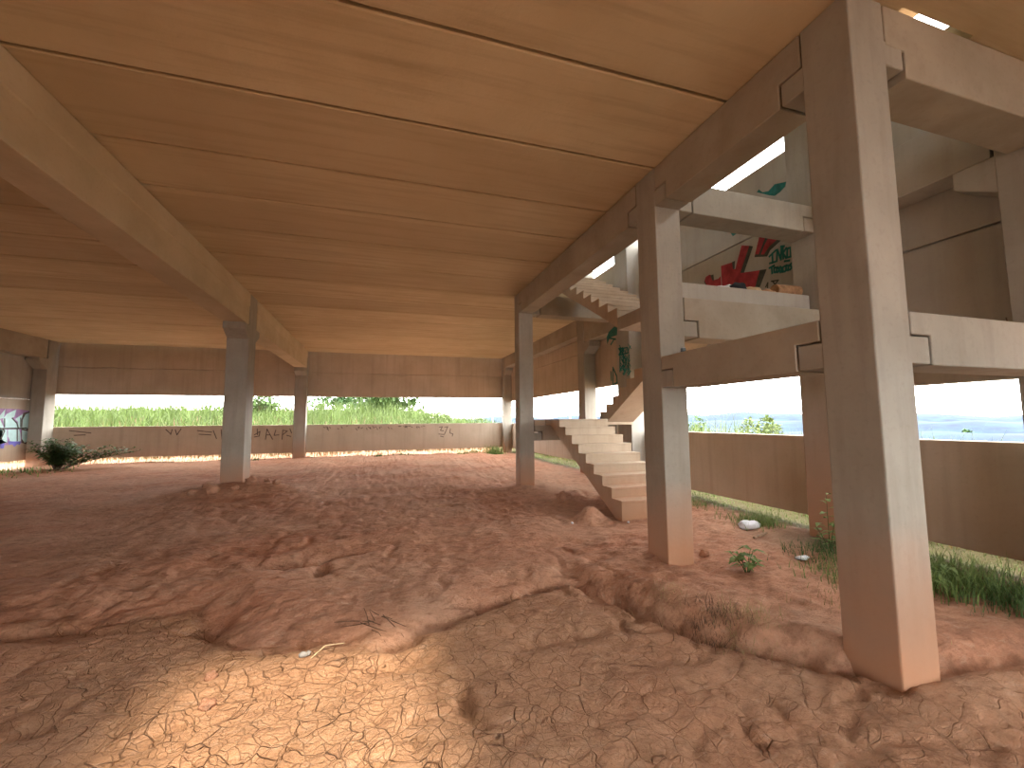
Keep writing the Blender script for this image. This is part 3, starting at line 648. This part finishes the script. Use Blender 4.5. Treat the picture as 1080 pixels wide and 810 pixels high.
tuft('grass_tuft', 5.3, 20.0, 260, .2, (.15, .55), (.02, .04), M_weed, 'green grass tuft at the foot of the far corner column')
tuft('grass_tuft', 4.3, 20.8, 200, .4, (.05, .22), (.02, .04), M_weed, 'low green grass left of the far corner column')
tuft('grass_tuft', .0, 20.8, 70, .13, (.08, .28), (.02, .04), M_darkweed, 'dark tuft under the middle of the long back panel')
tuft('grass_tuft', 1.0, 20.85, 90, .3, (.05, .18), (.02, .04), M_darkweed, 'wide low tuft under the back panel')
tuft('grass_tuft', -5.0, 20.8, 50, .12, (.06, .2), (.02, .04), M_darkweed, 'small dark tuft left of the back wall column')
tuft('dry_roots', 2.9, 2.95, 260, .15, (.05, .18), (.003, .006), M_drystem, 'dry roots hanging on the bank by the closest big column', 'roots', (.5, 1.1))
tuft('dry_roots', 2.6, 3.6, 150, .12, (.04, .12), (.003, .006), M_drystem, 'dry roots on the gully edge near the second column', 'roots', (.5, 1.1))
tuft('dark_roots', 2.72, 3.1, 420, .13, (.05, .16), (.003, .007), M_twig, 'dark fibrous roots along the bank left of the closest big column', 'roots', (.4, 1.1))

def leafy(name, org, stems, leaf, mat, label, cat='plant', stem_mat=None, leaves=8, r=.006, droop=.5):
    o = empty(name, org, label, cat)
    s = MB(); f = MB()
    for (dx, dy, h) in stems:
        p0 = Vector((org[0]+dx*.08, org[1]+dy*.08, org[2]-.03)); pts = []
        for k in range(6):
            t = k/5; pts.append(p0+Vector((dx*t**1.4, dy*t**1.4, h*t*(1.0-.12*t))))
        s.tube(pts, [r*(1-.7*k/5) for k in range(6)], 5)
        for k in range(leaves):
            t = .25+.75*(k+.5)/leaves; i = min(4, int(t*5)); q = pts[i].lerp(pts[i+1], t*5-i)
            a = k*2.4+random.uniform(-.3, .3); d = Vector((math.cos(a), math.sin(a), random.uniform(.0, .7)))
            f.leaf(q, d, random.uniform(*leaf), random.uniform(*leaf)*.36, droop)
    s.build('stem', stem_mat or M_leaf, parent=o, recalc=False); f.build('foliage', mat, parent=o, recalc=False)
    return o
px, py = 3.95, 3.95
leafy('young_plant', (px, py, gz(px, py)), [(-.15, .02, .26), (.03, -.03, .33), (.15, .05, .28), (0, .1, .22), (.06, -.1, .2)], (.13, .22), M_weed, 'small broad leaved plant alone on the red soil between two columns', leaves=7)
px, py = 5.35, 4.05
leafy('tall_weed', (px, py, gz(px, py)), [(.0, .0, .85), (.1, -.05, .62), (-.12, .06, .38), (.2, .0, .3)], (.10, .18), M_weed, 'tall pale leaved weed in front of the outer wall column', leaves=9, droop=.25)
px, py = 4.6, 3.15
leafy('small_weed', (px, py, gz(px, py)), [(-.1, 0, .14), (.05, -.05, .2), (.12, .04, .16)], (.05, .09), M_weed, 'small green weed left of the closest big column foot', leaves=6)
px, py = 5.2, 2.95
leafy('leafy_weed', (px, py, gz(px, py)), [(-.15, 0, .3), (.1, -.1, .34), (.25, .05, .26), (0, .15, .36)], (.1, .18), M_weed, 'broad leaved weed in the grass right of the closest big column', leaves=8)
# shrub by the left corner column
px, py = -10.75, 19.2
leafy('corner_shrub', (px, py, gz(px, py)), [(random.uniform(-.75, .7), random.uniform(-.5, .5), random.uniform(.55, 1.25)) for _ in range(34)] + [(2.0, .1, .8), (1.8, -.1, .75), (1.6, .2, .85), (2.2, 0, .7), (1.3, .1, .9)], (.16, .3), M_darkweed, 'dark green shrub growing in front of the left corner column', 'shrub', M_bark, leaves=40, r=.02, droop=.4)
tuft('grass_tuft', -11.6, 18.2, 260, .8, (.05, .25), (.02, .045), M_weed, 'low grass in front of the dark corner shrub')

# trees and bushes beyond
def tree(x, y, h, cw, ch, mat, label, n=900, trunk=.1, name='tree', leafs=(.25, .45), z=None):
    z = gz(x, y) if z is None else z; o = empty(name, (x, y, z), label, 'tree', 'trees and bushes beyond the building')
    t = MB(); t.tube([(x, y, z-.3), (x+.05*h, y, z+h*.35), (x, y, z+h*.75)], [trunk, trunk*.7, trunk*.3], 7)
    for k in range(5):
        a = k*1.3; t.tube([(x+.03*h, y, z+h*(.3+.07*k)), (x+math.cos(a)*cw*.35, y+math.sin(a)*cw*.35, z+h*(.55+.07*k))], [trunk*.4, trunk*.12], 5)
    t.build('trunk', M_bark, parent=o, recalc=False)
    f = MB()
    lobes = [Vector((random.gauss(0, .3)*cw, random.gauss(0, .3)*cw, h-ch*.55+random.uniform(-.4, .3)*ch)) for _ in range(9)]
    for k in range(n):
        l = random.choice(lobes); u = Vector((random.gauss(0, 1), random.gauss(0, 1), random.gauss(0, 1))).normalized()
        p = Vector((x, y, z)) + l + Vector((u.x*cw*.24, u.y*cw*.24, u.z*ch*.3))*random.uniform(.6, 1.05)
        d = (u + Vector((random.gauss(0, .5), random.gauss(0, .5), random.gauss(0, .5)))).normalized()
        L = random.uniform(*leafs); f.leaf(p, d, L, L*.55, .3)
    f.build('crown', mat, parent=o, recalc=False); return o
tree(1.6, 44, 3.4, 4.6, 3.4, M_leaf, 'round green tree beyond the long back panel', 3000, .15, leafs=(.3, .55))
tree(-3.8, 62, 3.2, 6.0, 3.4, M_darkleaf, 'blue green tree on the ridge behind the long back panel, left of two', 1800, .15, leafs=(.35, .6))
tree(-1.0, 66, 3.0, 5, 3.4, M_darkleaf, 'blue green tree on the ridge behind the long back panel, right of two', 1500, .15, leafs=(.35, .6))
tree(-9.6, 40, 1.9, 4.0, 2.4, M_leaf, 'bush rising over the field grass left of the mounded column', 1600, .1)
tree(4.6, 34, 1.1, 3.6, 1.5, M_paleleaf, 'yellow green bush left of the far corner column', 700, .08, 'bush')
tree(21.5, 19.8, 3.0, 2.2, 2.3, M_paleleaf, 'pale yellow bush outside, left of the tall outer wall column', 1500, .06, 'bush', (.2, .4))
tree(26, 31, 4.5, 1.8, 2.0, M_leaf, 'small round bush outside near the second column', 400, .06, 'bush', (.2, .4))
q = at(1018, 446, 1, 1.0); q = q/math.hypot(q.x, q.y)*950
tree(q.x, q.y, 17, 13, 14, M_darkleaf, 'dark lone tree in the valley near the right picture edge', 500, .6, 'tree', (3, 5), z=-35)

# distant hills, valley, houses
def hills():
    m = MB(); 
    for (r0, r1, z0, amp, sd) in ((700, 1100, -30, 14, 1), (1300, 2100, -22, 30, 2), (2300, 3600, -6, 46, 3)):
        rows = 7; cols = 150; b = len(m.v)
        for i in range(rows):
            t = i/(rows-1); r = r0+(r1-r0)*t
            for k in range(cols):
                a = math.radians(-60+180*k/(cols-1))
                hh = amp*(.55+.9*mnoise.noise(Vector((a*5+sd*9, t*.7, sd)))+.35*mnoise.noise(Vector((a*17, t*2, sd))))
                m.v.append((math.sin(a)*r, math.cos(a)*r, -38 + max(0, z0+hh+38)*math.sin(math.pi*t)**.6))
        for i in range(rows-1):
            for k in range(cols-1): m.f.append((b+i*cols+k, b+i*cols+k+1, b+(i+1)*cols+k+1, b+(i+1)*cols+k))
    o = m.build('hills', M_hill, org=(0, 0, -30), smooth=True); tag(o, 'hills on the horizon with blue haze in their colour', 'hills', kind='structure')
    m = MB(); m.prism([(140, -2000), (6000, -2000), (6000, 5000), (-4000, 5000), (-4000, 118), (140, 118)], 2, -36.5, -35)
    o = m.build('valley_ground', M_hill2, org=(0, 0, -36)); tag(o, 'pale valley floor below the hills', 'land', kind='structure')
hills()
def house(px, d, w, h, label):
    r = at(px, 446, 1, 1.0); a = Vector((r.x, r.y)).normalized(); x, y = a.x*d, a.y*d; z = -35
    o = empty('distant_house', (x, y, z), label, 'house', 'houses in the valley')
    m = MB(); m.box(x-w/2, x+w/2, y-w/3, y+w/3, z, z+h); m.build('wall', M_bldw, parent=o)
    m = MB(); m.prism([(y-w/3-.5, z+h), (y+w/3+.5, z+h), (y, z+h+w*.18)], 0, x-w/2-.5, x+w/2+.5); m.build('roof', M_roof, parent=o)
house(1000, 620, 15, 4, 'white distant building in the valley, left in the right hand opening')
house(1035, 520, 12, 3.5, 'white distant building in the middle of the valley view')
house(1062, 700, 16, 4, 'white distant building close to the right picture edge')
house(775, 640, 13, 4, 'white distant building seen past the second column')
def mast(x, y, h, label):
    o = empty('utility_pole', (x, y, gz(x, y)), label, 'pole'); z = gz(x, y)
    m = MB(); m.tube([(x, y, z-.2), (x, y, z+h)], [.09, .06], 8); m.build('post', M_steel, parent=o)
    m = MB(); m.box(x-.5, x+.5, y-.04, y+.04, z+h-.35, z+h-.25); m.build('crossarm', M_steel, parent=o)
p = at(519.5, 440, 1, 60); mast(p.x, p.y, 4.2, 'thin utility pole beyond the far corner column')
p = at(601, 430, 1, 50); mast(p.x, p.y, 5.6, 'thin utility pole seen above the lower landing')

# ---------------------------------------------------------------- litter and loose things
def on(x, y): return gz(x, y)
x, y = 5.55, 5.45; m = MB(); m.blob((x, y, on(x, y)+.045), (.2, .11, .072), .22, 22, 3)
tag(m.build('plastic_bag', M_white, smooth=True), 'crumpled white plastic bag on red soil by the right wall', 'bag')
m = MB(); a = Vector((5.0, 4.85, 0)); b = Vector((5.42, 5.02, 0)); m.tube([(a.x, a.y, on(a.x, a.y)+.015), (b.x, b.y, on(b.x, b.y)+.03)], [.018, .014], 6)
tag(m.build('stick', M_wood), 'broken wooden stick lying in front of the white bag', 'stick')
x, y = 4.9, 4.05; m = MB(); m.blob((x, y, on(x, y)+.015), (.09, .05, .025), .5, 12, 8)
tag(m.build('paper_scrap', M_white, smooth=True), 'pale paper scrap among weeds near the outer column', 'litter')
x, y = -.53, 3.80; m = MB(); m.blob((x, y, on(x, y)+.015), (.035, .022, .022), .4, 12, 5); m.blob((x+.035, y+.005, on(x, y)+.02), (.018, .016, .018), .4, 10, 6)
tag(m.build('grey_stone', M_stone, smooth=True), 'small grey stone on the cracked mud beside the pale straw', 'stone')
m = MB(); m.tube([(-.47, 3.76, on(-.47, 3.76)+.012), (-.38, 3.86, on(-.38, 3.86)+.03), (-.24, 3.92, on(-.24, 3.92)+.03)], [.005, .005, .004], 5)
tag(m.build('straw_stalk', M_straw), 'pale curved stalk lying by the grey stone', 'stalk')
o = empty('dry_twigs', (.02, 4.12, on(.02, 4.12)), 'bunch of dry dark twigs at the edge of the little gully', 'twigs')
for k in range(11):
    a = random.choice((2.6, 5.4)) + random.gauss(0, .45); l = random.uniform(.10, .38); x0, y0 = random.gauss(.0, .06), 4.12+random.gauss(0, .05); x1, y1 = x0+math.cos(a)*l, y0+math.sin(a)*l*.8
    m = MB(); m.tube([(x0, y0, on(x0, y0)+.01), ((x0+x1)/2, (y0+y1)/2, max(on((x0+x1)/2, (y0+y1)/2), (on(x0, y0)+on(x1, y1))/2)+.008), (x1, y1, on(x1, y1)+.012)], [.004, .0035, .002], 5)
    m.build('twig', M_twig, parent=o)
def clod(x, y, r, label, sd):
    m = MB(); m.blob((x, y, on(x, y)+r*.45), (r, r*.85, r*.75), .55, 16, sd)
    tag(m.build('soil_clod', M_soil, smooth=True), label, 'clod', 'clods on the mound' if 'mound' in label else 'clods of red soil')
clod(3.62, 8.3, .13, 'bigger red soil clod between the stairs and the slim column', 1)
clod(3.82, 8.45, .085, 'smaller red soil clod touching the stair side', 2)
clod(-1.02, 3.35, .045, 'red clod at the left edge of the bright mud', 3)
clod(-1.12, 3.72, .04, 'red clod just above the left edge of the bright mud', 4)
clod(3.9, 4.55, .06, 'red clod just right of the second column foot', 5)
for k, (x, y, r) in enumerate(((-3.95, 11.35, .10), (-3.5, 11.2, .13), (-3.1, 11.3, .08), (-2.85, 11.55, .12), (-2.55, 11.75, .07), (-3.75, 11.6, .09), (-2.3, 11.5, .09))):
    clod(x, y, r, 'red soil clod on the mound at the corbelled column foot', 20+k)
for (x, y, lb) in ((3.06, 6.6, 'tiny white scrap on the soil left of the stair foot'), (4.0, 6.42, 'tiny white scrap at the bottom stair riser')):
    m = MB(); m.blob((x, y, on(x, y)+.012), (.022, .018, .014), .4, 10, 4); tag(m.build('white_scrap', M_white, smooth=True), lb, 'litter')
# things on the upper landing
LZ = 1.785; LY = Y2a+.22
def landing_x(px): return at(px, 306, 1, LY).x
x0, x1 = landing_x(822), landing_x(845)
o = empty('rolled_mat', ((x0+x1)/2, LY+.02, LZ), 'brown rolled mat lying at the right end of the upper landing', 'mat')
xa, xb = landing_x(820), landing_x(846); xb = min(xb, 5.9)
m = MB(); m.tube([(xa, LY+.05, LZ+.085), ((xa+xb)/2, LY+.04, LZ+.088), (xb, LY+.03, LZ+.085)], [.082, .085, .082], 16); m.build('roll', M_mat, parent=o, smooth=False)
m = MB(); m.tube([(xb-.003, LY+.03, LZ+.085), (xb+.012, LY+.03, LZ+.085)], [.055, .05], 14); m.build('inner_end', M_blk, parent=o)
def lump(px0, px1, h, mat, name, label, cat, sd, dy=.0, dz=0):
    a, b = landing_x(px0), landing_x(px1); m = MB(); m.blob(((a+b)/2, LY+.06+dy, LZ+h*.45+dz), ((b-a)/2, .09, h*.6), .35, 18, sd)
    tag(m.build(name, mat, smooth=True), label, cat)
lump(774, 790, .13, M_blk, 'black_cloth', 'black bundled cloth on the upper landing edge', 'cloth', 2)
lump(777, 797, .09, M_white, 'white_sheet', 'white folded sheet behind the black cloth', 'sheet', 5, .19, .08)
lump(788, 806, .085, M_tan, 'tan_cloth', 'tan folded cloth right of the black cloth', 'cloth', 7)
lump(803, 819, .07, M_mat, 'brown_cloth', 'flat brown cloth beside the rolled mat', 'cloth', 9)
lump(756, 773, .05, M_white, 'white_plastic', 'thin white plastic left of the black cloth', 'plastic', 11)
p = at(1063, 343, 1, 2.25); m = MB(); m.tube([(p.x, 2.25, ZM1-.01), (p.x+.003, 2.25, ZM1+.05), (p.x-.012, 2.25, ZM1+.1)], [.006, .006, .005], 6)
tag(m.build('steel_bar', M_twig), 'short bent steel bar sticking up from the pale right beam', 'bar')
# can on the mid height beam
cx, cy = 3.47, 4.25; o = empty('metal_can', (cx, cy, ZM1), 'small grey blue can standing on the mid height beam', 'can')
m = MB(); m.tube([(cx, cy, ZM1+.001), (cx, cy, ZM1+.012), (cx, cy, ZM1+.075), (cx, cy, ZM1+.082)], [.028, .032, .032, .028], 18); m.build('body', M_can, parent=o)
m = MB(); m.tube([(cx, cy, ZM1+.082), (cx, cy, ZM1+.088)], [.029, .029], 18); m.build('rim', M_steel, parent=o)

# ---------------------------------------------------------------- light
w = bpy.data.worlds.new('sky'); bpy.context.scene.world = w; w.use_nodes = True
bg = w.node_tree.nodes['Background']; bg.inputs[0].default_value = (1, .985, .97, 1); bg.inputs[1].default_value = 13.0
sl = bpy.data.lights.new('sun', 'SUN'); so = bpy.data.objects.new('sun', sl); C.objects.link(so)
sl.energy = 8; sl.angle = math.radians(6); sl.color = (1, .86, .66)
az, el = math.radians(172), math.radians(62)      # azimuth from +Y clockwise: the sun stands behind the photographer
sd_ = Vector((math.sin(az)*math.cos(el), math.cos(az)*math.cos(el), math.sin(el)))
so.rotation_euler = sd_.to_track_quat('Z', 'Y').to_euler()
sc = bpy.context.scene
sc.view_settings.view_transform = 'Standard'; sc.view_settings.look = 'None'; sc.view_settings.gamma = 1
sc.view_settings.use_curve_mapping = False; sc.view_settings.exposure = .06
sc.cycles.max_bounces = 14; sc.cycles.diffuse_bounces = 10; sc.cycles.use_denoising = True
for o in list(C.objects):
    if '_o' in o: del o['_o']
